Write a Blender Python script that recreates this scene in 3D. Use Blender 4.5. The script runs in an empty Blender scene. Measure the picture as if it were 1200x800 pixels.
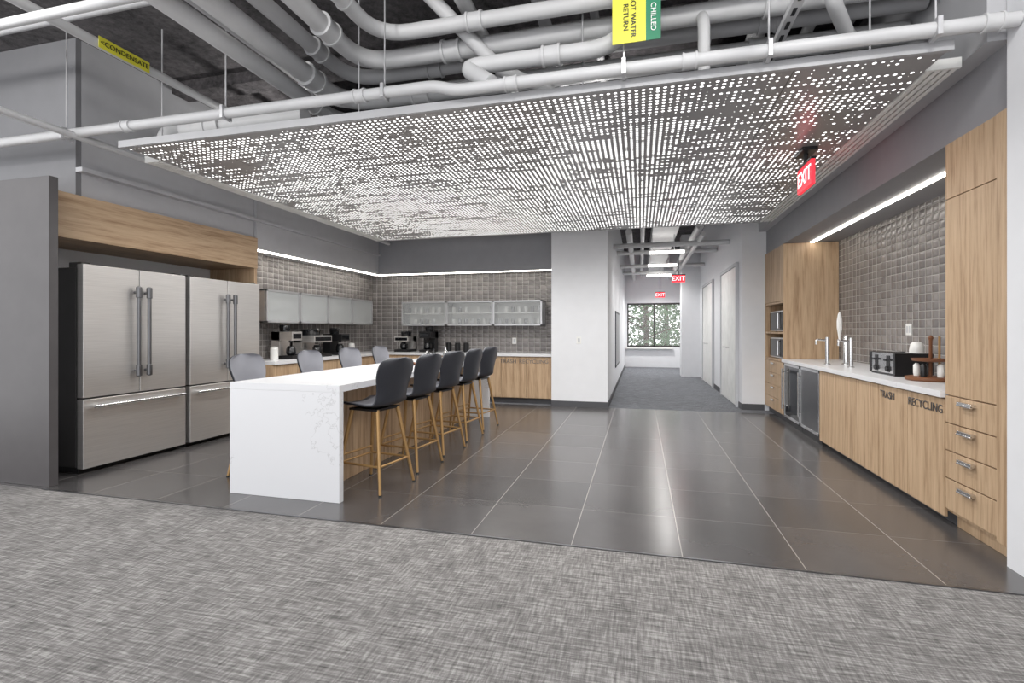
import bpy, bmesh, math, random
from mathutils import Vector, Matrix
random.seed(7)
S=bpy.context.scene
try:
    S.view_settings.view_transform='Standard'
except Exception: pass

# ---------------------------------------------------------------- materials
def srgb(r,g,b):
    f=lambda c:(c/255/12.92) if c/255<=0.04045 else ((c/255+0.055)/1.055)**2.4
    return (f(r),f(g),f(b),1)
class N:
    def __init__(s,name):
        s.m=bpy.data.materials.new(name); s.m.use_nodes=True
        s.t=s.m.node_tree; s.b=s.t.nodes['Principled BSDF']
        s.co=None
    def new(s,k): return s.t.nodes.new(k)
    def link(s,a,b): s.t.links.new(a,b)
    def put(s,sock,v):
        if isinstance(v,bpy.types.NodeSocket): s.link(v,sock)
        else: sock.default_value=v
    def M(s,op,a,b=None,c=None,clamp=False):
        n=s.new('ShaderNodeMath'); n.operation=op; n.use_clamp=clamp
        s.put(n.inputs[0],a)
        if b is not None: s.put(n.inputs[1],b)
        if c is not None: s.put(n.inputs[2],c)
        return n.outputs[0]
    def pos(s):
        if s.co is None: s.co=s.new('ShaderNodeTexCoord').outputs['Object']
        return s.co
    def xyz(s):
        n=s.new('ShaderNodeSeparateXYZ'); s.link(s.pos(),n.inputs[0]); return n.outputs
    def comb(s,x,y,z=0.0):
        n=s.new('ShaderNodeCombineXYZ'); s.put(n.inputs[0],x); s.put(n.inputs[1],y); s.put(n.inputs[2],z); return n.outputs[0]
    def noise(s,scale=5,stretch=(1,1,1),detail=3,vec=None,rough=.5):
        n=s.new('ShaderNodeTexNoise'); n.inputs['Scale'].default_value=scale; n.inputs['Detail'].default_value=detail
        n.inputs['Roughness'].default_value=rough
        m=s.new('ShaderNodeMapping'); m.inputs['Scale'].default_value=stretch
        s.link(vec if vec is not None else s.pos(),m.inputs['Vector']); s.link(m.outputs[0],n.inputs['Vector'])
        return n.outputs[0]
    def white(s,vec):
        n=s.new('ShaderNodeTexWhiteNoise'); s.link(vec,n.inputs[0]); return n
    def ramp(s,fac,stops):
        n=s.new('ShaderNodeValToRGB'); s.put(n.inputs[0],fac)
        e=n.color_ramp.elements
        while len(e)<len(stops): e.new(.5)
        for i,(p,c) in enumerate(stops): e[i].position=p; e[i].color=c
        return n.outputs[0]
    def mix(s,f,a,b):
        n=s.new('ShaderNodeMix'); n.data_type='RGBA'
        s.put(n.inputs[0],f); s.put(n.inputs[6],a); s.put(n.inputs[7],b); return n.outputs[2]
    def bump(s,h,strength=.3,dist=.01):
        n=s.new('ShaderNodeBump'); n.inputs['Strength'].default_value=strength; n.inputs['Distance'].default_value=dist
        s.link(h,n.inputs['Height']); s.link(n.outputs[0],s.b.inputs['Normal'])
    def set(s,**k):
        names={'color':'Base Color','rough':'Roughness','metal':'Metallic','alpha':'Alpha','spec':'Specular IOR Level','coat':'Coat Weight','trans':'Transmission Weight','emit':'Emission Strength','ecol':'Emission Color'}
        for a,v in k.items(): s.put(s.b.inputs[names[a]],v)
        return s
def simple(name,col,rough=.5,metal=0,var=.06,nscale=6,**k):
    n=N(name); f=n.noise(nscale,detail=3)
    c=srgb(*col); lo=tuple(x*(1-var) for x in c[:3])+(1,); hi=tuple(min(1,x*(1+var)) for x in c[:3])+(1,)
    n.set(color=n.ramp(f,[(.3,lo),(.7,hi)]),rough=rough,metal=metal,**k)
    return n.m
def emis(name,col,strength):
    n=N(name); n.set(color=srgb(*col),ecol=srgb(*col),emit=strength,rough=.5); return n.m
def wood(name,st,col=(186,158,127)):
    n=N(name); f=n.noise(1.0,stretch=st,detail=6,rough=.62); g=n.noise(3.0,stretch=tuple(x*1.0 for x in st),detail=4,rough=.7)
    f2=n.M('ADD',n.M('MULTIPLY',f,.62),n.M('MULTIPLY',g,.38))
    a=srgb(col[0]-44,col[1]-47,col[2]-46); b=srgb(*col); c=srgb(col[0]+16,col[1]+16,col[2]+16)
    n.set(color=n.ramp(f2,[(.34,a),(.5,b),(.66,c)]),rough=.5); n.bump(f2,.1,.002); return n.m
WOODV=wood('oak_vertical',(22,22,1.1))
WOODH=wood('oak_horizontal',(22,1.1,22))
def tile(name,ax,p=.115,q=.084):
    n=N(name); o=n.xyz(); u=n.M('DIVIDE',o[ax],p); v=n.M('DIVIDE',o[2],q)
    fu=n.M('FLOOR',u); fv=n.M('FLOOR',v)
    cu=n.M('SUBTRACT',n.M('SUBTRACT',u,fu),.5); cv=n.M('SUBTRACT',n.M('SUBTRACT',v,fv),.5)
    w=n.white(n.comb(fu,fv,3.0))
    sp=n.new('ShaderNodeSeparateXYZ'); n.link(w.outputs['Color'],sp.inputs[0])
    tilt=n.M('ADD',n.M('MULTIPLY',cu,n.M('MULTIPLY',n.M('SUBTRACT',sp.outputs[0],.5),.5)),n.M('MULTIPLY',cv,n.M('MULTIPLY',n.M('SUBTRACT',sp.outputs[1],.5),.6)))
    au=n.M('ABSOLUTE',cu)
    e=n.M('MAXIMUM',n.M('SUBTRACT',au,-.008),n.M('ABSOLUTE',cv))
    rr=n.M('ADD',n.M('MULTIPLY',cu,cu),n.M('MULTIPLY',cv,cv))
    pil=n.M('ADD',n.M('MULTIPLY',n.M('POWER',n.M('MULTIPLY',e,2.0),4.0),-.6),n.M('MULTIPLY',rr,-1.9))
    h=n.M('ADD',tilt,pil)
    gm=n.M('GREATER_THAN',e,.462)
    base=n.ramp(w.outputs['Value'],[(0,srgb(116,111,110)),(.5,srgb(129,124,122)),(1,srgb(144,139,136))])
    n.set(color=n.mix(gm,base,srgb(178,175,172)),rough=n.M('ADD',.24,n.M('MULTIPLY',gm,.5)),spec=.55)
    n.bump(h,1.0,.009); return n.m
TILEX=tile('backsplash_tile_x',0); TILEY=tile('backsplash_tile_y',1)
def mk_floor():
    n=N('floor_porcelain'); o=n.xyz(); p=.65
    u=n.M('DIVIDE',n.M('ADD',o[0],6.26),p); v=n.M('DIVIDE',n.M('SUBTRACT',o[1],3.05),p)
    cu=n.M('FLOOR',u); cv=n.M('FLOOR',v)
    fu=n.M('ABSOLUTE',n.M('SUBTRACT',n.M('SUBTRACT',u,cu),.5)); fv=n.M('ABSOLUTE',n.M('SUBTRACT',n.M('SUBTRACT',v,cv),.5))
    g=n.M('GREATER_THAN',fu,.4958); g2=n.M('GREATER_THAN',fv,.4965)
    w=n.white(n.comb(cu,cv)).outputs['Value']
    ns=n.noise(2.2,detail=6,rough=.65)
    k=n.M('ADD',n.M('MULTIPLY',w,.4),n.M('MULTIPLY',ns,.6))
    c=n.ramp(k,[(.2,srgb(72,70,70)),(.8,srgb(93,90,90))])
    c=n.mix(n.M('MULTIPLY',g2,.7),c,srgb(134,130,126)); c=n.mix(g,c,srgb(160,155,150))  # joints running in depth coloured lighter, imitating their reflection
    n.set(color=c,rough=.22,spec=.9); return n.m
FLOOR=mk_floor()
def carpet(name,dark,mid,light):
    n=N(name)
    a=n.noise(1,stretch=(7,85,1),detail=3,rough=.6); b=n.noise(1,stretch=(85,9,1),detail=3,rough=.6)
    big=n.noise(3.5,detail=3,rough=.6); f=n.noise(300,detail=2,rough=.8)
    k=n.M('ADD',n.M('ADD',n.M('MULTIPLY',a,.42),n.M('MULTIPLY',b,.32)),n.M('ADD',n.M('MULTIPLY',f,.16),n.M('MULTIPLY',big,.10)))
    n.set(color=n.ramp(k,[(.37,srgb(*dark)),(.5,srgb(*mid)),(.62,srgb(*light))]),rough=1,spec=.1)
    n.bump(f,.6,.006); return n.m
CARPET=carpet('carpet_weave',(90,88,87),(136,133,131),(184,181,178))
CARPET2=carpet('carpet_corridor',(84,86,91),(120,122,127),(160,162,166))
def mk_panel():
    n=N('perforated_panel'); o=n.xyz(); p=.046
    u=n.M('DIVIDE',o[0],p); v=n.M('DIVIDE',o[1],p); fu=n.M('FLOOR',u); fv=n.M('FLOOR',v)
    cu=n.M('SUBTRACT',n.M('SUBTRACT',u,fu),.5); cv=n.M('SUBTRACT',n.M('SUBTRACT',v,fv),.5)
    d=n.M('SQRT',n.M('ADD',n.M('MULTIPLY',cu,cu),n.M('MULTIPLY',cv,cv)))
    vec=n.comb(fu,fv)
    ns=n.noise(1,stretch=(.055,.75,1),detail=1.5,vec=vec,rough=.5)
    n2=n.noise(1,stretch=(.03,.05,1),detail=1,vec=vec,rough=.5)
    wn=n.white(vec).outputs['Value']
    ex=n.M('MULTIPLY',n.M('MINIMUM',n.M('SUBTRACT',1.75,o[0]),n.M('MULTIPLY',n.M('ADD',o[0],4.75),1.1)),.55)
    ex=n.M('MINIMUM',ex,1.0)
    val=n.M('ADD',n.M('ADD',n.M('MULTIPLY',ns,1.25),n.M('ADD',n.M('MULTIPLY',wn,.26),n.M('MULTIPLY',n2,.3))),n.M('MULTIPLY',ex,.18))
    r=n.M('MULTIPLY',n.M('SUBTRACT',val,.90),2.0)
    r=n.M('MINIMUM',n.M('MAXIMUM',r,0.0),.25)
    on=n.M('LESS_THAN',d,r)
    sx=n.M('DIVIDE',n.M('ADD',o[0],4.42),1.525); sl=n.M('LESS_THAN',n.M('ABSOLUTE',n.M('SUBTRACT',n.M('SUBTRACT',sx,n.M('FLOOR',sx)),.5)),.0025)
    n.set(color=n.mix(sl,srgb(150,148,148),srgb(80,80,80)),rough=.28,metal=.0,ecol=(1,.99,.97,1),emit=n.M('MULTIPLY',on,2.9)); return n.m
PANEL=mk_panel()
def mk_quartz():
    n=N('white_quartz'); w=n.noise(2.2,detail=8,rough=.62); v=n.M('ABSOLUTE',n.M('SUBTRACT',w,.5))
    mask=n.noise(1.3,detail=1)
    vein=n.M('MULTIPLY',n.M('LESS_THAN',v,.004),n.M('GREATER_THAN',mask,.62))
    n.set(color=n.mix(n.M('MULTIPLY',vein,.35),srgb(222,222,224),srgb(150,148,146)),rough=.3); return n.m
QUARTZ=mk_quartz()
def mk_steel():
    n=N('brushed_stainless'); f=n.noise(1,stretch=(3,3,260),detail=2); g=n.noise(1.2,detail=1)
    n.set(color=n.ramp(f,[(.3,srgb(212,209,206)),(.7,srgb(226,223,220))]),metal=.75,rough=n.M('ADD',.26,n.M('MULTIPLY',g,.14)))
    n.bump(f,.04,.001); return n.m
STEEL=mk_steel()
STEEL2=simple('polished_steel',(215,215,215),.18,1)
DSTEEL=simple('dark_steel_handle',(120,120,122),.3,.9)
CHAR=simple('appliance_side_charcoal',(66,64,64),.5,.2)
DPANEL=simple('dark_laminate_panel',(84,81,82),.42)
WHITE=simple('white_paint',(230,231,234),.6,var=.015)
LGRAY=simple('light_gray_paint',(196,197,200),.6,var=.02)
GRAY=simple('gray_soffit_paint',(144,144,148),.55,var=.03)
GRAY2=simple('mid_gray_paint',(184,184,187),.55,var=.03)
GRAY3=simple('gray_wall_paint',(124,124,127),.6,var=.03)
DGRAY=simple('dark_baseboard',(78,78,82),.5)
PIPE=simple('painted_pipe',(202,202,203),.45,var=.03)
PIPE2=simple('painted_pipe_gray',(172,172,174),.5,var=.04)
BLACK=simple('black_plastic',(26,26,28),.35)
BGLASS=simple('black_glass',(22,23,26),.06)
SHELL=simple('stool_shell_charcoal',(46,48,55),.45)
PAD=simple('stool_pad_gray',(136,137,144),.5)
GOLD=simple('brass_leg',(178,142,94),.4,.5)
ALU=simple('aluminium_frame',(196,196,198),.35,.5)
CREAM=simple('white_plastic',(235,235,232),.4)
BROWN=simple('walnut_wood',(120,76,48),.5)
YEL=simple('yellow_label',(226,220,70),.5)
GRN=simple('green_label',(20,120,84),.5)
LEAF=simple('leaf_green',(90,116,84),.7,var=.4,nscale=3)
BARK=simple('bark',(80,66,54),.9,var=.2)
RED=emis('exit_red_glow',(255,50,64),1.3)
SIGNW=emis('exit_letter_white',(255,225,225),1.8)
LED=emis('led_diffuser',(255,250,240),12)
LAMP=emis('lamp_lens',(255,252,246),7)
def mk_deck():
    n=N('fireproofed_deck'); f=n.noise(14,detail=8,rough=.75); g=n.noise(2,detail=3)
    k=n.M('ADD',n.M('MULTIPLY',f,.7),n.M('MULTIPLY',g,.3))
    n.set(color=n.ramp(k,[(.35,srgb(34,32,34)),(.65,srgb(104,100,102))]),rough=.95); n.bump(f,.8,.05); return n.m
DECK=mk_deck()
def mk_frost(name,al):
    n=N(name); f=n.noise(40,detail=2)
    n.set(color=srgb(222,225,225),rough=n.M('ADD',.3,n.M('MULTIPLY',f,.1)),alpha=al); return n.m
FROST=mk_frost('frosted_glass',.45); FROST2=mk_frost('frosted_glass_clear',.22)
def mk_glass():
    n=N('window_glass'); n.set(color=(1,1,1,1),rough=.03,alpha=.08); return n.m
GLASS=mk_glass()

# ---------------------------------------------------------------- builder
class B:
    def __init__(s,name): s.name=name; s.bm=bmesh.new(); s.mats=[]
    def mi(s,m):
        if m not in s.mats: s.mats.append(m)
        return s.mats.index(m)
    def face(s,vs,m):
        f=s.bm.faces.new(vs); f.material_index=s.mi(m); return f
    def quad(s,pts,m): return s.face([s.bm.verts.new(p) for p in pts],m)
    def box(s,x0,x1,y0,y1,z0,z1,m):
        x0,x1=sorted((x0,x1)); y0,y1=sorted((y0,y1)); z0,z1=sorted((z0,z1))
        v=[s.bm.verts.new(p) for p in [(x0,y0,z0),(x1,y0,z0),(x1,y1,z0),(x0,y1,z0),(x0,y0,z1),(x1,y0,z1),(x1,y1,z1),(x0,y1,z1)]]
        for q in [(0,3,2,1),(4,5,6,7),(0,1,5,4),(1,2,6,5),(2,3,7,6),(3,0,4,7)]: s.face([v[i] for i in q],m)
        return s
    def sweep(s,pts,rs,m,seg=14,cap=True):
        pts=[Vector(p) for p in pts]; n=len(pts); rings=[]; up=None
        for i in range(n):
            t=(pts[min(i+1,n-1)]-pts[max(i-1,0)]).normalized()
            if up is None:
                up=Vector((0,0,1)) if abs(t.z)<.9 else Vector((1,0,0))
            a=(up-t*up.dot(t)).normalized(); b=t.cross(a); up=a
            r=rs[i] if isinstance(rs,(list,tuple)) else rs
            rings.append([s.bm.verts.new(pts[i]+(a*math.cos(2*math.pi*k/seg)+b*math.sin(2*math.pi*k/seg))*r) for k in range(seg)])
        for i in range(n-1):
            for k in range(seg):
                s.face([rings[i][k],rings[i][(k+1)%seg],rings[i+1][(k+1)%seg],rings[i+1][k]],m)
        if cap:
            s.face(rings[0][::-1],m); s.face(rings[-1],m)
        return s
    def cyl(s,p0,p1,r,m,r2=None,seg=16): return s.sweep([p0,p1],[r,r if r2 is None else r2],m,seg)
    def tube(s,pts,r,m,bend=None,seg=14):
        bend=bend or r*2.2; P=[Vector(p) for p in pts]; out=[P[0]]
        for i in range(1,len(P)-1):
            a=(P[i-1]-P[i]); c=(P[i+1]-P[i]); L=min(bend,a.length*.49,c.length*.49)
            p0=P[i]+a.normalized()*L; p2=P[i]+c.normalized()*L
            for k in range(7):
                t=k/6; out.append(p0*(1-t)**2+P[i]*2*t*(1-t)+p2*t*t)
        out.append(P[-1]); return s.sweep(out,r,m,seg)
    def lathe(s,c,prof,m,seg=20):
        rings=[[s.bm.verts.new((c[0]+r*math.cos(2*math.pi*k/seg),c[1]+r*math.sin(2*math.pi*k/seg),c[2]+z)) for k in range(seg)] for r,z in prof]
        for i in range(len(prof)-1):
            for k in range(seg): s.face([rings[i][k],rings[i][(k+1)%seg],rings[i+1][(k+1)%seg],rings[i+1][k]],m)
        s.face(rings[0][::-1],m); s.face(rings[-1],m); return s
    def done(s,bevel=0,parent=None,recalc=True):
        if recalc: bmesh.ops.recalc_face_normals(s.bm,faces=s.bm.faces)
        me=bpy.data.meshes.new(s.name); s.bm.to_mesh(me); s.bm.free()
        for m in s.mats: me.materials.append(m)
        me.shade_smooth(); me.set_sharp_from_angle(angle=math.radians(38))
        o=bpy.data.objects.new(s.name,me); S.collection.objects.link(o)
        if bevel:
            b=o.modifiers.new('bevel','BEVEL'); b.width=bevel; b.segments=2; b.limit_method='ANGLE'; b.angle_limit=math.radians(50); b.harden_normals=True
        if parent: o.parent=parent
        return o
def text(body,loc,rot,size,mat,parent,name='lettering',align='CENTER'):
    c=bpy.data.curves.new(name,'FONT'); c.body=body; c.size=size; c.extrude=.0015; c.align_x=align; c.align_y='CENTER'
    c.materials.append(mat); o=bpy.data.objects.new(name,c); o.location=loc; o.rotation_euler=rot; S.collection.objects.link(o)
    o.parent=parent; return o
R=math.radians
def bx(name,x0,x1,y0,y1,z0,z1,m,bevel=0): return B(name).box(x0,x1,y0,y1,z0,z1,m).done(bevel)
def spot(name,loc,watts,parent=None,size=150,rot=(0,0,0),radius=.06,col=(1,.985,.96)):
    l=bpy.data.lights.new(name,'SPOT'); l.energy=watts; l.spot_size=R(size); l.spot_blend=1.0; l.shadow_soft_size=radius; l.color=col
    o=bpy.data.objects.new(name,l); o.location=loc; o.rotation_euler=rot; S.collection.objects.link(o); o.parent=parent; return o

XL=-5.39; YB=9.35; XR=2.71; CX=2.0; ZC=4.05; SX=1.9
# ---------------------------------------------------------------- shell
bx('floor',-8.5,3.0,3.05,8.66,-.1,0,FLOOR)
bx('floor_carpet',-8.5,4.5,-3.5,3.05,-.1,0,CARPET)
bx('floor_corridor',-8.5,3.0,8.66,20.0,-.1,0,CARPET2)
bx('floor_transition_strip',-4.8,1.98,3.04,3.055,0,.006,DSTEEL)
bx('ceiling',-8.5,4.5,1.2,20.0,ZC,ZC+.2,DECK)
bx('wall_left',XL-.2,XL,5.725,YB,0,ZC,TILEY)
bx('wall_left_niche',-5.95,-5.78,3.66,5.72,0,ZC,WHITE)
bx('wall_left_outer',-8.5,-5.96,3.5,3.65,0,ZC,GRAY3)
bx('wall_left_bulkhead',-5.96,-5.101,3.5,3.55,2.58,ZC,GRAY3)
bx('wall_back',XL,-1.5,YB,YB+.2,0,ZC,TILEX)
bx('wall_back_column',-1.5,-.53,8.62,10.5,0,ZC,WHITE,.004)
bx('wall_corridor_left',-.73,-.53,10.5,18.6,0,ZC,WHITE)
bx('wall_corridor_right',1.65,1.85,9.25,18.6,0,ZC,WHITE)
bx('wall_right_pier',1.65,2.9,9.02,9.25,0,ZC,WHITE)
bx('wall_right',XR,XR+.2,3.4,9.02,0,ZC,TILEY)
bx('wall_right_near',1.99,2.9,-3.0,3.395,0,ZC,WHITE)
bx('wall_corridor_pillar',1.15,1.65,15.0,15.6,0,ZC,WHITE)
b=B('wall_corridor_end'); b.box(-.53,1.65,18.6,18.8,0,.72,WHITE); b.box(-.53,1.65,18.6,18.8,2.3,ZC,WHITE); b.box(-.53,-.45,18.6,18.8,.72,2.3,WHITE); b.box(1.45,1.65,18.6,18.8,.72,2.3,WHITE); b.done()
b=B('window_1')
for x in (-.45,.47,1.40): b.box(x,x+.05,18.62,18.72,.72,2.3,CHAR)
b.box(-.45,1.45,18.62,18.72,.72,.78,CHAR); b.box(-.45,1.45,18.62,18.72,2.24,2.3,CHAR); b.box(-.4,1.4,18.665,18.675,.78,2.24,GLASS); b.done()
b=B('window_sill'); b.box(-.5,1.14,18.45,18.6,.66,.72,CREAM); b.done(.005)
for i,(x,y) in enumerate([(-2.2,26),(.2,24.5),(2.4,27),(4.2,25),(1.4,30)]):
    b=B('tree'); b.sweep([(x,y,-3),(x+.1,y,1),(x,y,5)],[.2,.14,.05],BARK,8)
    for k in range(9):
        a=random.uniform(0,6.28); z=random.uniform(-.5,3.5); L=random.uniform(.7,1.4)
        b.sweep([(x,y,z),(x+math.cos(a)*L,y+math.sin(a)*L,z+.5)],[.05,.02],BARK,6)
    for k in range(1500):
        a=random.uniform(0,6.28); rr=random.uniform(.1,2.0); z=random.uniform(-.9,4.4)
        c=Vector((x+rr*math.cos(a),y+rr*math.sin(a),z)); t=Vector((random.uniform(-1,1),random.uniform(-1,1),random.uniform(-1,1))).normalized(); q=t.orthogonal().normalized()
        w=.11; b.quad([c-t*w,c+q*w*.6,c+t*w,c-q*w*.6],LEAF)
    b.done(recalc=False)
bx('ground_outside',-20,20,18.8,50,-3.2,-3.0,LEAF)
b=B('baseboard_column'); b.box(-1.5,-.52,8.608,8.62,0,.1,DGRAY); b.box(-.53,-.518,8.62,18.6,0,.1,DGRAY); b.done()
b=B('baseboard_right'); b.box(1.638,1.99,9.008,9.02,0,.1,DGRAY); b.box(1.638,1.65,9.02,9.28,0,.1,DGRAY); b.box(1.638,1.65,11.07,12.23,0,.1,DGRAY); b.done()
bx('soffit_left',XL,-5.06,5.725,9.0,2.43,ZC,GRAY2)
bx('soffit_niche',-5.78,-5.1,3.551,5.72,2.575,ZC,GRAY2)
bx('soffit_back',XL,-1.5,9.0,YB,2.43,ZC,GRAY)
bx('soffit_right',CX+.02,XR,3.4,9.02,2.575,ZC,GRAY); bx('soffit_right_upper',SX,CX+.02,3.4,9.02,2.95,ZC,GRAY2)
b=B('soffit_corridor'); b.box(-.53,1.65,9.3,9.45,3.25,ZC,LGRAY); b.done()
b=B('trim_left'); b.box(-5.1,-5.02,3.5,9.0,2.80,2.84,GRAY2); b.done()

# corridor ceiling services
b=B('linear_pendant_lamp')
for y in (11,13.2,15.6): b.box(.2,.9,y,y+.1,2.95,3.0,LAMP); b.cyl((.25,y+.05,3),(.25,y+.05,3.35),.008,PIPE2,seg=6); b.cyl((.7,y+.05,3),(.7,y+.05,3.35),.008,PIPE2,seg=6)
lp=b.done()
for y,w in ((10.6,100),(12.6,110),(14.8,110),(17.2,240)): spot('corridor_lamp_and_fill_light',(.55,y,2.9),w,lp,160)  # farthest spot belongs to no lamp; added to brighten the window end
for x,z,r in ((-.2,3.15,.06),(.05,3.3,.045),(1.05,3.2,.07),(1.1,3.05,.04)):
    B('overhead_pipe').tube([(x,9.5,z),(x,18.55,z)],r,PIPE).done()
for y,z in ((10.2,3.0),(11.8,3.1),(13.9,3.05),(16,3.1)):
    B('overhead_pipe').tube([(-.52,y,z),(1.64,y,z)],.05,PIPE).done()
bx('overhead_duct',.25,.75,9.5,18.5,3.35,3.7,PIPE)

for k,(ya,yb) in enumerate(((9.35,11.0),(12.3,14.1))):
    b=B('door_%d'%(k+1)); ym=(ya+yb)/2
    b.box(1.60,1.649,ya-.06,ya,0,2.5,LGRAY); b.box(1.60,1.649,yb,yb+.06,0,2.5,LGRAY); b.box(1.60,1.649,ya,yb,2.44,2.5,LGRAY)
    b.box(1.62,1.649,ya+.005,ym-.004,.01,2.435,CREAM); b.box(1.62,1.649,ym+.004,yb-.005,.01,2.435,CREAM)
    for s_ in (-.08,.08):
        b.cyl((1.62,ym+s_,1.0),(1.56,ym+s_,1.0),.01,STEEL2,seg=8); b.cyl((1.56,ym+s_,1.0),(1.56,ym+s_*2.4,1.0),.01,STEEL2,seg=8)
    b.done(.002)
b=B('wall_art'); b.box(-.53,-.51,11.2,13.0,.5,1.75,DGRAY)
for k in range(9):
    b.box(-.51,-.505,11.25+.19*k,11.36+.19*k,.55,1.7,LGRAY)
b.done()

# ---------------------------------------------------------------- fridge bay
bx('refrigerator_end_panel',-6.4,-4.815,3.10,3.17,0,2.625,DPANEL,.003)
b=B('refrigerator_header_cabinet'); b.box(-5.77,-5.03,3.175,5.71,2.16,2.57,WOODH); b.box(-5.77,-5.04,5.66,5.71,0,2.16,WOODV); b.done(.002)
def fridge(y0,y1):
    b=B('refrigerator'); xf=-4.92; xb=-5.7; T=1.93; ym=(y0+y1)/2; g=.004
    b.box(xb,xf-.085,y0,y1,.06,T-.03,CHAR)
    b.box(xb+.1,xf-.1,y0+.03,y1-.03,0,.06,BLACK)
    b.box(xf-.075,xf,y0+g,ym-g,.70,T,STEEL); b.box(xf-.075,xf,ym+g,y1-g,.70,T,STEEL)
    b.box(xf-.075,xf,y0+g,y1-g,.05,.685,STEEL)
    b.box(xf-.09,xf-.07,y0+.01,y1-.01,.06,T-.01,BLACK)
    for yy in (y0+.06,y1-.06): b.box(xf-.2,xf-.05,yy-.04,yy+.04,T-.03,T+.02,CHAR)
    for s_ in (-1,1):
        yy=ym+s_*.055
        b.cyl((xf+.06,yy,.86),(xf+.06,yy,1.76),.018,DSTEEL)
        for z in (.92,1.70):
            b.cyl((xf,yy,z),(xf+.06,yy,z),.013,DSTEEL); b.cyl((xf+.06,yy,z-.055),(xf+.06,yy,z+.055),.026,DSTEEL)
    b.cyl((xf+.055,y0+.06,.62),(xf+.055,y1-.06,.62),.014,STEEL2)
    for yy in (y0+.12,y1-.12): b.cyl((xf,yy,.62),(xf+.055,yy,.62),.012,STEEL2); b.cyl((xf+.055,yy-.03,.62),(xf+.055,yy+.03,.62),.019,STEEL2)
    b.done(.006)
fridge(3.435,4.505); fridge(4.555,5.625)

# ---------------------------------------------------------------- left/back base cabinets
b=B('base_cabinet'); FX=-4.80; e=.004
b.box(XL+e,FX-.02,5.73,YB-e,.1,.85,WOODV); b.box(XL+e,FX-.09,5.73,YB-e,0,.1,DGRAY)
n=6; w=(8.70-5.73)/n
for k in range(n): b.box(FX-.02,FX,5.73+k*w+.003,5.73+(k+1)*w-.003,.11,.84,WOODV)
FY=8.74
b.box(FX-.02,-1.506,FY+.02,YB-e,.1,.85,WOODV); b.box(FX-.05,-1.506,FY+.09,YB-e,0,.1,DGRAY)
n=7; w=(-1.506-FX)/n
for k in range(n): b.box(FX+k*w+.003,FX+(k+1)*w-.003,FY,FY+.02,.11,.84,WOODV)
bc=b.done(.002)
text('RECYCLING',(-1.505-.5*w-.1,FY-.003,.76),(R(90),0,0),.1,DSTEEL,bc)
text('TRASH',(-1.505-1.5*w-.1,FY-.003,.76),(R(90),0,0),.1,DSTEEL,bc)
b=B('countertop'); b.box(XL+e,FX+.03,5.73,YB-e,.852,.9,QUARTZ); b.box(FX+.03,-1.506,FY-.03,YB-e,.852,.9,QUARTZ); b.done(.003)

def wallcab(axis,a0,a1,front,back,z0,z1,nd,seed=0,frosts=None):
    b=B('upper_cabinet'); t=.022; rn=random.Random(seed)
    def bb(u0,u1,f0,f1,z0,z1,m):
        if axis=='x': b.box(u0,u1,f0,f1,z0,z1,m)
        else: b.box(f0,f1,u0,u1,z0,z1,m)
    sg=1 if back>front else -1; fi=front+sg*.03; back=back-sg*.003
    bb(a0,a1,fi,back,z0,z0+t,ALU); bb(a0,a1,fi,back,z1-t,z1,ALU); bb(a0,a0+t,fi,back,z0,z1,ALU); bb(a1-t,a1,fi,back,z0,z1,ALU)
    bb(a0,a1,back-sg*.01,back,z0,z1,CREAM); zm=z0+.24
    bb(a0+t,a1-t,fi+sg*.03,back,zm-.009,zm+.009,CREAM)
    w=(a1-a0)/nd; f=.028
    for k in range(nd):
        u0=a0+k*w+.003; u1=a0+(k+1)*w-.003
        bb(u0,u1,front,front+sg*.022,z0,z0+f,ALU); bb(u0,u1,front,front+sg*.022,z1-f,z1,ALU)
        bb(u0,u0+f,front,front+sg*.022,z0,z1,ALU); bb(u1-f,u1,front,front+sg*.022,z0,z1,ALU)
        bb(u0+f,u1-f,front+sg*.008,front+sg*.014,z0+f,z1-f,frosts[k])
        if k: bb(a0+k*w-.009,a0+k*w+.009,fi,back,z0,z1,ALU)
        nn=7
        for zz_ in (z0+t,zm+.009):
            for j in range(nn):
                if rn.random()<.2: continue
                u=u0+.09+(w-.18)*j/(nn-1); v=(front+back)/2
                c=(u,v,zz_) if axis=='x' else (v,u,zz_)
                b.lathe(c,[(.025,0),(.033,.02),(.036,.11),(.03,.11)],(CREAM,LGRAY,CREAM,GRAY)[rn.randrange(4)],12)
    return b.done(.0015)
wallcab('x',-4.56,-1.74,9.0,YB,1.41,1.88,3,1,[FROST2,FROST2,FROST2])
wallcab('y',5.90,8.76,-5.05,XL,1.43,1.90,4,2,[FROST]*4)
b=B('led_strip'); b.box(-5.13,-5.07,5.73,9.0,2.415,2.43,LED); b.box(-5.07,-1.505,9.01,9.05,2.415,2.43,LED); b.done()
b=B('led_strip'); b.box(2.34,2.38,4.12,7.9,2.56,2.575,LED); b.done()

# ---------------------------------------------------------------- island
b=B('kitchen_island'); x0,x1,y0,y1=-3.23,-2.22,3.36,7.3
b.box(x0,x1,y0,y1,.845,.90,QUARTZ); b.box(x0,x1,y0,y0+.055,0,.845,QUARTZ); b.box(x0,x1,y1-.055,y1,0,.845,QUARTZ)
b.box(-2.96,-2.52,y0+.055,y1-.055,0,.845,WOODV)
b.done(.003)

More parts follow.
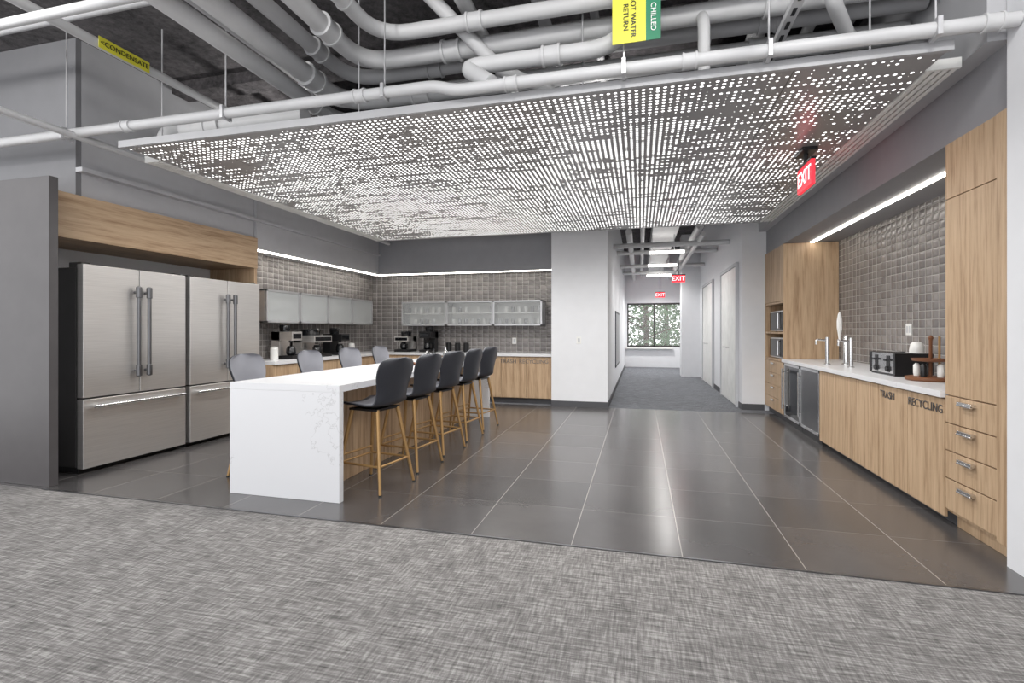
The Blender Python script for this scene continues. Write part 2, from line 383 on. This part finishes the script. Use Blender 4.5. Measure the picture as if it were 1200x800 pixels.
def stool_mesh():
    b=B('bar_stool')
    prof=[(.225,.675,.14,0),(.215,.70,.19,0),(.12,.703,.22,0),(0,.695,.23,.05),(-.12,.695,.232,.15),(-.185,.715,.222,.5),(-.222,.77,.2,1),(-.236,.845,.205,1),(-.25,.925,.228,1),(-.266,.99,.236,1),(-.28,1.045,.222,1),(-.288,1.08,.18,1),(-.291,1.096,.10,1)]
    def dens(pr,n):
        out=[]
        for i in range(len(pr)-1):
            p0=pr[max(i-1,0)];p1=pr[i];p2=pr[i+1];p3=pr[min(i+2,len(pr)-1)]
            for k in range(n):
                t=k/n
                out.append(tuple(.5*((2*p1[j])+(-p0[j]+p2[j])*t+(2*p0[j]-5*p1[j]+4*p2[j]-p3[j])*t*t+(-p0[j]+3*p1[j]-3*p2[j]+p3[j])*t**3) for j in range(4)))
        out.append(pr[-1]); return out
    P=dens(prof,3); NU=12
    def surf(off,shr,m,thick):
        g0=[];g1=[]
        for i,(x,z,w,c) in enumerate(P):
            q=P[min(i+1,len(P)-1)]; p=P[max(i-1,0)]
            t=Vector((q[0]-p[0],0,q[1]-p[1])).normalized()
            nrm=Vector((t.z,0,-t.x))
            ra=[];rb=[]
            for k in range(NU+1):
                u=-1+2*k/NU; y=u*w*shr
                lift=.025*(1-c)*abs(u)**2.5; fwd=.055*c*abs(u)**2
                base=Vector((x+fwd,y,z+lift))
                ra.append(b.bm.verts.new(base+nrm*(off+thick))); rb.append(b.bm.verts.new(base+nrm*off))
            g0.append(ra); g1.append(rb)
        n=len(P)
        for i in range(n-1):
            for k in range(NU):
                b.face([g0[i][k],g0[i][k+1],g0[i+1][k+1],g0[i+1][k]],m); b.face([g1[i][k],g1[i+1][k],g1[i+1][k+1],g1[i][k+1]],m)
            b.face([g0[i][0],g0[i+1][0],g1[i+1][0],g1[i][0]],m); b.face([g0[i][NU],g1[i][NU],g1[i+1][NU],g0[i+1][NU]],m)
        for k in range(NU):
            b.face([g0[0][k],g1[0][k],g1[0][k+1],g0[0][k+1]],m); b.face([g0[n-1][k],g0[n-1][k+1],g1[n-1][k+1],g1[n-1][k]],m)
    surf(-.010,1,SHELL,.010); surf(.001,.965,PAD,.004)
    b.box(-.14,.15,-.15,.15,.655,.672,BLACK); b.cyl((0,0,.66),(0,0,.69),.07,BLACK)
    top={}; bot={}
    for sx in (-1,1):
        for sy in (-1,1):
            t=(sx*.13,sy*.13,.665); f=(sx*.235,sy*.225,0); top[sx,sy]=t; bot[sx,sy]=f
            b.sweep([f,t],[.012,.018],GOLD,10); b.cyl((f[0],f[1],0),(f[0],f[1],.012),.014,BLACK,seg=10)
    def at(sx,sy,z):
        t=Vector(top[sx,sy]); f=Vector(bot[sx,sy]); return f+(t-f)*(z/.665)
    for z,prs in ((.22,[((1,-1),(1,1)),((-1,-1),(1,-1)),((-1,1),(1,1)),((-1,-1),(-1,1))]),(.28,[((1,-1),(1,1))])):
        for p,q in prs: b.cyl(at(*p,z),at(*q,z),.010,GOLD,seg=10)
    return b.done()
st=stool_mesh(); first=True
def place(x,y,rot):
    global first
    if first: o=st; first=False
    else:
        o=bpy.data.objects.new('bar_stool',st.data); S.collection.objects.link(o)
    o.location=(x,y,0); o.rotation_euler=(0,0,rot)
for y,a in ((3.84,-10),(4.5,-8),(5.16,-10),(5.84,-7),(6.52,-9)): place(-2.19,y,R(180+a))
for y,a in ((3.97,3),(4.90,3),(5.68,-2),(6.47,2)): place(-3.385,y,R(a))

# ---------------------------------------------------------------- ceiling light panel
b=B('perforated_light_panel'); x0,x1,y0,y1,z=-4.37,1.70,3.38,7.98,2.915
b.box(x0,x1,y0,y1,z,z+.012,PANEL)
b.box(x0-.02,x1+.02,y0-.03,y0,z-.008,z+.05,PIPE2); b.box(x0-.02,x1+.02,y1,y1+.03,z-.01,z+.055,PIPE2)
for xa,xb in ((x1,x1+.17),(x0-.16,x0)):
    ys=y0+.22 if xa>0 else y0+.35
    b.box(xa,xb,ys,y1,z+.03,z+.05,BLACK)
    for k in range(4):
        xx=xa+(xb-xa)*(k+.5)/4; b.box(xx-.014,xx+.014,ys,y1,z-.012,z+.03,CREAM)
    b.box(xa-.005,xb+.005,ys-.02,ys,z-.012,z+.05,CREAM)
b.box(x0,x1,y0,y1,z+.04,z+.06,PIPE2)
for x in (-4.2,-2.2,-.4,1.4):
    for y in (3.6,5.6,7.7): b.cyl((x,y,z+.06),(x,y,ZC),.006,PIPE2,seg=6)
cp=b.done()
for x in (-3.6,-2.2,-.7,.8):
    for y in (4.3,5.7,7.1): spot('panel_fill_spot',(x,y,z-.16),58,cp,175,radius=.13)  # added fill spots below the panel, which has no such fixtures

# ---------------------------------------------------------------- overhead pipework
def pipe(pts,r,m=PIPE,joints=(),bend=None):
    b=B('overhead_pipe'); b.tube(pts,r,m,bend)
    for p,d in joints:
        p=Vector(p); d=Vector(d).normalized(); b.cyl(p-d*r*.8,p+d*r*.8,r*1.15,m); b.cyl(p-d*r*1.1,p-d*r*.8,r*1.28,m); b.cyl(p+d*r*.8,p+d*r*1.1,r*1.28,m)
    return b.done()
X=(1,0,0); Y=(0,1,0)
pipe([(-8,3.29,3.05),(-1.4,3.29,3.05),(-1.25,3.29,3.0),(1.98,3.29,3.0)],.04,PIPE,[((-4.2,3.29,3.05),X),((-2.0,3.29,3.05),X),((-.85,3.29,3.0),X),((.3,3.29,3.0),X),((1.86,3.29,3.0),X)])
pipe([(-1.0,3.32,3.03),(-1.25,3.45,3.24),(-.2,3.45,3.24),(.05,3.45,3.48),(.05,3.3,4.0)],.058,PIPE,[((-.6,3.45,3.24),X)])
for (xa,yy,z_,r,m) in ((-2.75,4.25,3.5,.078,PIPE),(-2.5,3.98,3.56,.06,PIPE2),(-2.25,3.74,3.55,.07,PIPE),(-1.98,3.5,3.6,.055,PIPE),(-2.98,4.55,3.45,.07,PIPE),(-3.15,4.75,3.75,.06,PIPE2)):
    pipe([(xa,1.3,z_),(xa,yy,z_),(1.88,yy,z_)],r,m,[((xa+.8,yy,z_),X),((.9,yy,z_),X),((xa,yy-.5,z_),Y)],bend=.3)
for x,r in ((-1.3,.06),(-.75,.05),(-.35,.035),(.55,.045),(.95,.07),(1.35,.045),(1.65,.03)):
    pipe([(x,1.4,3.82),(x,8.5,3.82)],r,PIPE if r>.055 else PIPE2)
pipe([(.42,3.95,3.7),(.42,3.6,3.42),(.42,3.6,3.06)],.04)
pipe([(1.15,3.5,4.0),(1.15,3.5,3.4),(1.4,3.9,3.3),(1.88,3.9,3.3)],.045,PIPE,[((1.15,3.5,3.6),(0,0,1))])
pipe([(-1.7,3.4,4.0),(-1.05,3.75,3.35),(-.6,4.3,3.3)],.052,PIPE)
pipe([(-8,2.45,3.42),(-1.5,2.45,3.42)],.032)
pipe([(-4.17,1.3,3.6),(-4.17,8.8,3.6)],.038)
pipe([(-4.78,1.3,3.02),(-4.78,8.9,3.02)],.03)
pipe([(-8,2.9,3.75),(-2.9,2.9,3.75)],.03,PIPE2)
pipe([(-4.93,8.5,3.3),(-4.93,4.3,3.3),(-4.55,4.0,3.3),(-3.0,4.0,3.3)],.085,PIPE,[((-4.0,4.0,3.3),X)],bend=.25)
pipe([(-4.5,3.9,3.05),(-4.5,3.9,3.28),(-4.2,4.3,3.35)],.08,PIPE,bend=.2)
for xa,xb,z0,z1 in ((-4.0,-3.2,3.35,3.72),(-2.6,-1.3,3.25,3.6),(.2,1.6,3.25,3.6)):
    bx('overhead_duct',xa,xb,4.9,8.5,z0,z1,PIPE2,.01)
for y in (4.4,6.2):
    bx('steel_beam',-5.0,SX-.01,y,y+.22,3.93,ZC,DECK)
b=B('strut_channel'); b.box(.85,.91,2.2,4.8,3.20,3.24,PIPE)
for k in range(18): b.box(.87,.89,2.25+k*.14,2.32+k*.14,3.195,3.20,BLACK)
for y in (2.4,4.4): b.cyl((.88,y,3.24),(.88,y,ZC),.006,ALU,seg=6)
b.done()
b=B('pipe_hanger')
for x in (-4.9,-3.2,-1.8,-.1,.75,1.6):
    zc=3.05 if x<-1.4 else 3.0
    b.cyl((x,3.29,zc+.05),(x,3.29,ZC),.006,ALU,seg=6); b.box(x-.012,x+.012,3.24,3.34,zc-.05,zc+.05,ALU)
b.done()
b=B('pipe_label'); b.box(-4.131,-4.128,3.0,3.42,3.552,3.642,YEL); lab=b.done()
text('<CONDENSATE',(-4.126,3.21,3.597),(R(90),0,R(90)),.056,BLACK,lab)
b=B('pipe_label'); b.box(-.17,.035,3.225,3.23,3.13,3.9,YEL); b.box(.035,.125,3.225,3.23,3.13,3.9,GRN); lab=b.done()
text('HOT WATER\nRETURN',(-.065,3.222,3.29),(R(90),R(90),0),.045,BLACK,lab)
text('CHILLED',(.08,3.222,3.27),(R(90),R(90),0),.045,CREAM,lab)
b=B('ceiling_spot_lamp'); b.cyl((-2.9,3.3,ZC),(-2.9,3.3,3.9),.07,PIPE); b.cyl((-2.9,3.3,3.9),(-2.9,3.3,3.895),.06,LAMP); b.done()
b=B('fill_light_rail'); b.box(-6.2,1.9,1.5,1.54,ZC-.04,ZC,BLACK)  # made-up rail and heads out of view, added as front fill light
HX=(-5.6,-4.0,-2.0,0,1.5)
for x in HX: b.cyl((x,1.52,ZC-.04),(x,1.52,ZC-.16),.012,BLACK); b.cyl((x,1.49,ZC-.12),(x,1.56,ZC-.22),.05,BLACK,r2=.06)
tl=b.done()
for x in HX: spot('fill_rail_spot',(x,1.62,ZC-.32),60,tl,150,(R(62),0,R(2)),radius=.12)
b=B('fill_uplight'); UP=[(-3.4,7.0),(-4.0,5.0),(-.4,5.0),(1.2,6.4)]  # invented lights on top of the panel, added to brighten deck and soffits
for x,y in UP: b.cyl((x,y,2.975),(x,y,3.01),.05,BLACK)
ul=b.done()
for x,y in UP: spot('fill_uplight_spot',(x,y,3.05),55,ul,175,(R(180),0,0))

# ---------------------------------------------------------------- exit signs
def exit_sign(x,y,z,face,s=1):
    b=B('exit_sign'); w=.19*s; h=.105*s
    if face=='x': b.box(x-.015,x+.015,y-w,y+w,z-h,z+h,RED); b.box(x-.02,x+.02,y-w-.01,y+w+.01,z+h,z+h+.02,BLACK)
    else: b.box(x-w,x+w,y-.015,y+.015,z-h,z+h,RED); b.box(x-w-.01,x+w+.01,y-.02,y+.02,z+h,z+h+.02,BLACK)
    return b
b=exit_sign(1.43,4.95,2.68,'x'); b.box(1.37,1.49,4.83,5.07,2.885,2.915,BLACK); b.cyl((1.43,4.95,2.8),(1.43,4.95,2.89),.02,BLACK); o=b.done()
text('EXIT',(1.413,4.95,2.68),(R(90),0,R(-90)),.18,SIGNW,o)
for x,y,z in ((.85,12.0,2.5),(.62,16.6,2.45)):
    b=exit_sign(x,y,z,'y',.75); b.cyl((x,y,z+.09),(x,y,3.35),.01,BLACK,seg=6); o=b.done(); text('EXIT',(x,y-.018,z),(R(90),0,0),.14,SIGNW,o)

# ---------------------------------------------------------------- right side cabinetry
XR2=XR-.004
b=B('tall_cabinet'); b.box(CX+.02,XR2,3.405,4.0,.1,2.57,WOODV); b.box(CX+.07,XR2,3.405,4.0,0,.1,WOODV)
b.box(CX-.005,CX+.02,3.405,3.49,.1,2.57,WOODV)
def pull(yc,z,l=.07):
    b.cyl((CX-.025,yc-l,z),(CX-.025,yc+l,z),.008,STEEL2,seg=10); b.box(CX-.03,CX,yc-l,yc+l,z+.0,z+.022,STEEL2)
b.box(CX,CX+.02,3.495,3.997,2.2,2.567,WOODV); b.box(CX,CX+.02,3.495,3.997,.89,2.195,WOODV)
zz=[.885,.70,.515,.33,.12]
for k in range(4):
    b.box(CX,CX+.02,3.495,3.997,zz[k+1]+.005,zz[k]-.003,WOODV); pull(3.75,zz[k]-.045)
b.done(.002)
b=B('base_cabinet'); b.box(CX+.02,XR2,4.005,6.44,.1,.86,WOODV); b.box(CX+.08,XR2,4.005,6.44,0,.1,DGRAY)
w=(6.44-4.005)/5
for k in range(5): b.box(CX,CX+.02,4.005+k*w+.003,4.005+(k+1)*w-.003,.06,.855,WOODV)
o=b.done(.002)
text('RECYCLING',(CX-.003,4.005+.5*w,.78),(R(90),0,R(-90)),.085,DSTEEL,o)
text('TRASH',(CX-.003,4.005+1.5*w+.08,.78),(R(90),0,R(-90)),.085,DSTEEL,o)
b=B('countertop'); b.box(CX-.03,XR2,4.002,7.92,.865,.91,QUARTZ); b.done(.003)
for k,(ya,yb) in enumerate(((6.45,7.17),(7.18,7.92))):
    b=B('beverage_cooler'); b.box(CX+.04,XR-.02,ya,yb,.0,.86,CHAR)
    f=.035; b.box(CX,CX+.04,ya+.004,yb-.004,.09,.09+f,STEEL2); b.box(CX,CX+.04,ya+.004,yb-.004,.855-f,.855,STEEL2)
    b.box(CX,CX+.04,ya+.004,ya+f,.09,.855,STEEL2); b.box(CX,CX+.04,yb-f,yb-.004,.09,.855,STEEL2)
    b.box(CX+.008,CX+.02,ya+f,yb-f,.09+f,.855-f,BGLASS if k else DSTEEL); b.box(CX+.03,CX+.04,ya,yb,.0,.085,BLACK)
    b.cyl((CX-.035,yb-.05,.2),(CX-.035,yb-.05,.78),.009,STEEL2,seg=10)
    for z in (.25,.73): b.cyl((CX,yb-.05,z),(CX-.035,yb-.05,z),.007,STEEL2,seg=8)
    b.done(.002)
b=B('open_shelf_tower'); ya,yb=7.93,9.015
b.box(CX,XR2,ya,ya+.03,0.1,2.57,WOODV); b.box(CX,XR2,yb-.03,yb,.1,2.57,WOODV); b.box(XR-.03,XR2,ya+.03,yb-.03,.1,2.57,WOODV)
b.box(CX+.06,XR2,ya,yb,0,.1,DGRAY)
for z in (.86,1.27,1.72,2.54): b.box(CX+.005,XR-.03,ya+.03,yb-.03,z,z+.03,WOODV)
b.box(CX,CX+.02,ya+.03,yb-.03,1.755,2.54,WOODV); b.box(CX+.02,XR-.03,ya+.03,yb-.03,.1,.86,WOODV)
for k in range(4):
    z=.105+k*.188; b.box(CX-.005,CX+.02,ya+.003,yb-.003,z,z+.183,WOODV); pull((ya+yb)/2,z+.14)
b.done(.002)
for z in (.89,1.30):
    b=B('microwave_oven'); b.box(CX+.05,CX+.5,ya+.12,yb-.12,z+.01,z+.32,STEEL); b.box(CX+.04,CX+.05,ya+.34,yb-.13,z+.03,z+.30,BGLASS); b.box(CX+.04,CX+.05,ya+.13,ya+.32,z+.03,z+.30,BLACK)
    b.cyl((CX+.015,ya+.36,z+.05),(CX+.015,ya+.36,z+.28),.008,STEEL2,seg=8)
    for q in (.06,.27): b.cyl((CX+.015,ya+.36,z+q),(CX+.04,ya+.36,z+q),.006,STEEL2,seg=8)
    for yy in (ya+.2,yb-.2):
        for xx in (CX+.12,CX+.45): b.cyl((xx,yy,z),(xx,yy,z+.012),.015,BLACK,seg=8)
    b.done(.003)
for x,y,h in ((2.18,6.75,.33),(2.25,6.25,.33)):
    b=B('water_tap'); b.lathe((x,y,.91),[(.035,0),(.035,.01),(.022,.015),(.022,h-.02),(.02,h),(.005,h)],STEEL2)
    b.tube([(x,y,.91+h-.04),(x-.12,y,.91+h-.03),(x-.12,y,.91+h-.09)],.011,STEEL2); b.cyl((x,y,.91+h-.06),(x,y+.06,.91+h-.03),.007,STEEL2,seg=8); b.done()
b=B('beer_tap_tower'); x,y=2.38,6.75
b.lathe((x,y,.91),[(.05,0),(.05,.012),(.032,.02),(.032,.33),(.02,.35)],STEEL2); b.cyl((x,y,1.2),(x-.09,y,1.2),.014,STEEL2); b.cyl((x-.08,y,1.2),(x-.09,y,1.14),.01,STEEL2)
b.lathe((x-.07,y,1.21),[(.01,0),(.014,.04),(.028,.14),(.03,.22),(.018,.30),(.006,.33)],CREAM); b.lathe((x-.07,y,1.2),[(.008,0),(.008,.05)],BROWN); b.done()
b=B('toaster'); x0,x1,y0,y1,z=2.2,2.48,5.17,5.62,.91
b.box(x0,x1,y0,y1,z+.015,z+.2,STEEL2); b.box(x0-.006,x1+.006,y0-.03,y0,z+.01,z+.205,BLACK); b.box(x0-.006,x1+.006,y1,y1+.03,z+.01,z+.205,BLACK); b.box(x0,x1,y0,y1,z,z+.02,BLACK)
b.box(x0+.06,x0+.09,y0+.04,y1-.04,z+.2,z+.202,BLACK); b.box(x1-.09,x1-.06,y0+.04,y1-.04,z+.2,z+.202,BLACK)
for yy in (y0+.11,y1-.11):
    b.box(x0-.03,x0,yy-.025,yy+.025,z+.13,z+.15,BLACK); b.cyl((x0-.02,yy,z+.06),(x0,yy,z+.06),.022,BLACK); b.box(x0-.004,x0,yy-.03,yy+.03,z+.03,z+.18,BLACK)
b.done(.008)
b=B('ceramic_jar'); b.lathe((2.58,5.62,.91),[(.04,0),(.055,.02),(.06,.22),(.05,.28),(.03,.30)],CREAM); b.done()
b=B('fruit_stand'); x,y,z=2.30,4.80,.91
b.lathe((x,y,z),[(.16,0),(.17,.012),(.17,.03),(.15,.035)],BROWN)
b.lathe((x,y,z+.15),[(.02,0),(.12,.01),(.13,.03),(.11,.02)],BROWN)
b.lathe((x,y,z+.03),[(.012,0),(.012,.3),(.02,.32),(.008,.34)],BROWN)
for k in range(5):
    a=k*1.256; b.lathe((x+.09*math.cos(a),y+.09*math.sin(a),z+.03),[(.02,0),(.024,.03),(.024,.09),(.01,.11)],BLACK if k%2 else CREAM,12)
b.cyl((x+.1,y+.08,z+.03),(x+.1,y+.08,z+.36),.009,GOLD,seg=8)
b.done()
def outlet(name,x,y,z,face):
    b=B(name)
    if face=='x': b.box(x-.008,x,y-.055,y+.055,z-.06,z+.06,CREAM); b.box(x-.011,x-.008,y-.035,y-.01,z-.035,z+.035,LGRAY); b.box(x-.011,x-.008,y+.01,y+.035,z-.035,z+.035,LGRAY)
    else: b.box(x-.04,x+.04,y-.008,y,z-.06,z+.06,CREAM); b.box(x-.018,x+.018,y-.011,y-.008,z-.035,z+.035,LGRAY)
    b.done(.002)
outlet('electrical_outlet',XR,6.05,1.33,'x'); outlet('light_switch',-1.02,8.62,1.15,'y'); outlet('electrical_outlet',-2.35,YB,1.12,'y')

# ---------------------------------------------------------------- counter appliances (left/back)
def coffee(x,y,z,w,d,h,m,ang=0):
    b=B('coffee_maker'); b.box(-w/2,w/2,-d/2,d/2,0,.05,BLACK); b.box(-w/2,w/2,d*.1,d/2,.05,h,m); b.box(-w/2,w/2,-d/2,d/2,h*.68,h,m); b.box(-w/2+.02,w/2-.02,-d/2-.004,-d/2,h*.75,h*.93,BGLASS)
    b.cyl((0,-d*.2,h*.68),(0,-d*.2,h*.6),.03,BLACK); b.lathe((0,-d*.2,.05),[(.045,0),(.07,.03),(.065,.1),(.045,.13),(.05,.14)],BGLASS); b.box(.06,.09,-d*.2-.01,-d*.2+.01,.07,.16,BLACK)
    b.lathe((0,d*.1,h),[(w*.3,0),(w*.35,.08),(w*.3,.1)],BGLASS)
    o=b.done(.006); o.location=(x,y,z); o.rotation_euler=(0,0,ang)
coffee(-5.08,6.95,.9,.45,.4,.34,STEEL,R(90)); coffee(-5.08,6.35,.9,.22,.36,.4,STEEL,R(90)); coffee(-5.05,7.55,.9,.24,.36,.36,BLACK,R(90))
coffee(-4.0,9.05,.9,.24,.36,.40,BLACK,0); coffee(-4.5,9.05,.9,.3,.36,.3,STEEL,0)
for x,y in ((-5.05,6.05),(-5.1,8.1),(-3.6,9.1),(-3.4,9.05),(-3.25,9.12)):
    b=B('canister'); b.lathe((x,y,.9),[(.05,0),(.055,.01),(.055,.16),(.05,.165),(.052,.185),(.02,.19)],CREAM if x<-4 else BLACK); b.done()
for (x,y,h,m) in ((-2.75,6.2,.16,BLACK),(-2.9,6.5,.13,CREAM),(-2.7,6.7,.18,STEEL2),(-2.95,6.85,.15,BLACK)):
    b=B('condiment_bottle'); b.lathe((x,y,.9),[(.03,0),(.035,.01),(.035,h*.6),(.012,h*.8),(.012,h)],m,14); b.done()
b=B('serving_tray'); b.lathe((-2.65,5.7,.9),[(.10,0),(.13,.012),(.135,.02),(.12,.012)],BROWN); b.done()

# ---------------------------------------------------------------- world / lights
W=bpy.data.worlds.new('world'); S.world=W; W.use_nodes=True
bg=W.node_tree.nodes['Background']; bg.inputs[0].default_value=(.97,.98,1,1); bg.inputs[1].default_value=2.0

cam=bpy.data.cameras.new('camera'); co=bpy.data.objects.new('camera',cam); S.collection.objects.link(co)
co.location=(0,0,1.32); co.rotation_euler=(R(90),0,R(14.38)); cam.sensor_width=36; cam.lens=585/1200*36; cam.shift_y=-13/1200; cam.clip_start=.05
S.camera=co
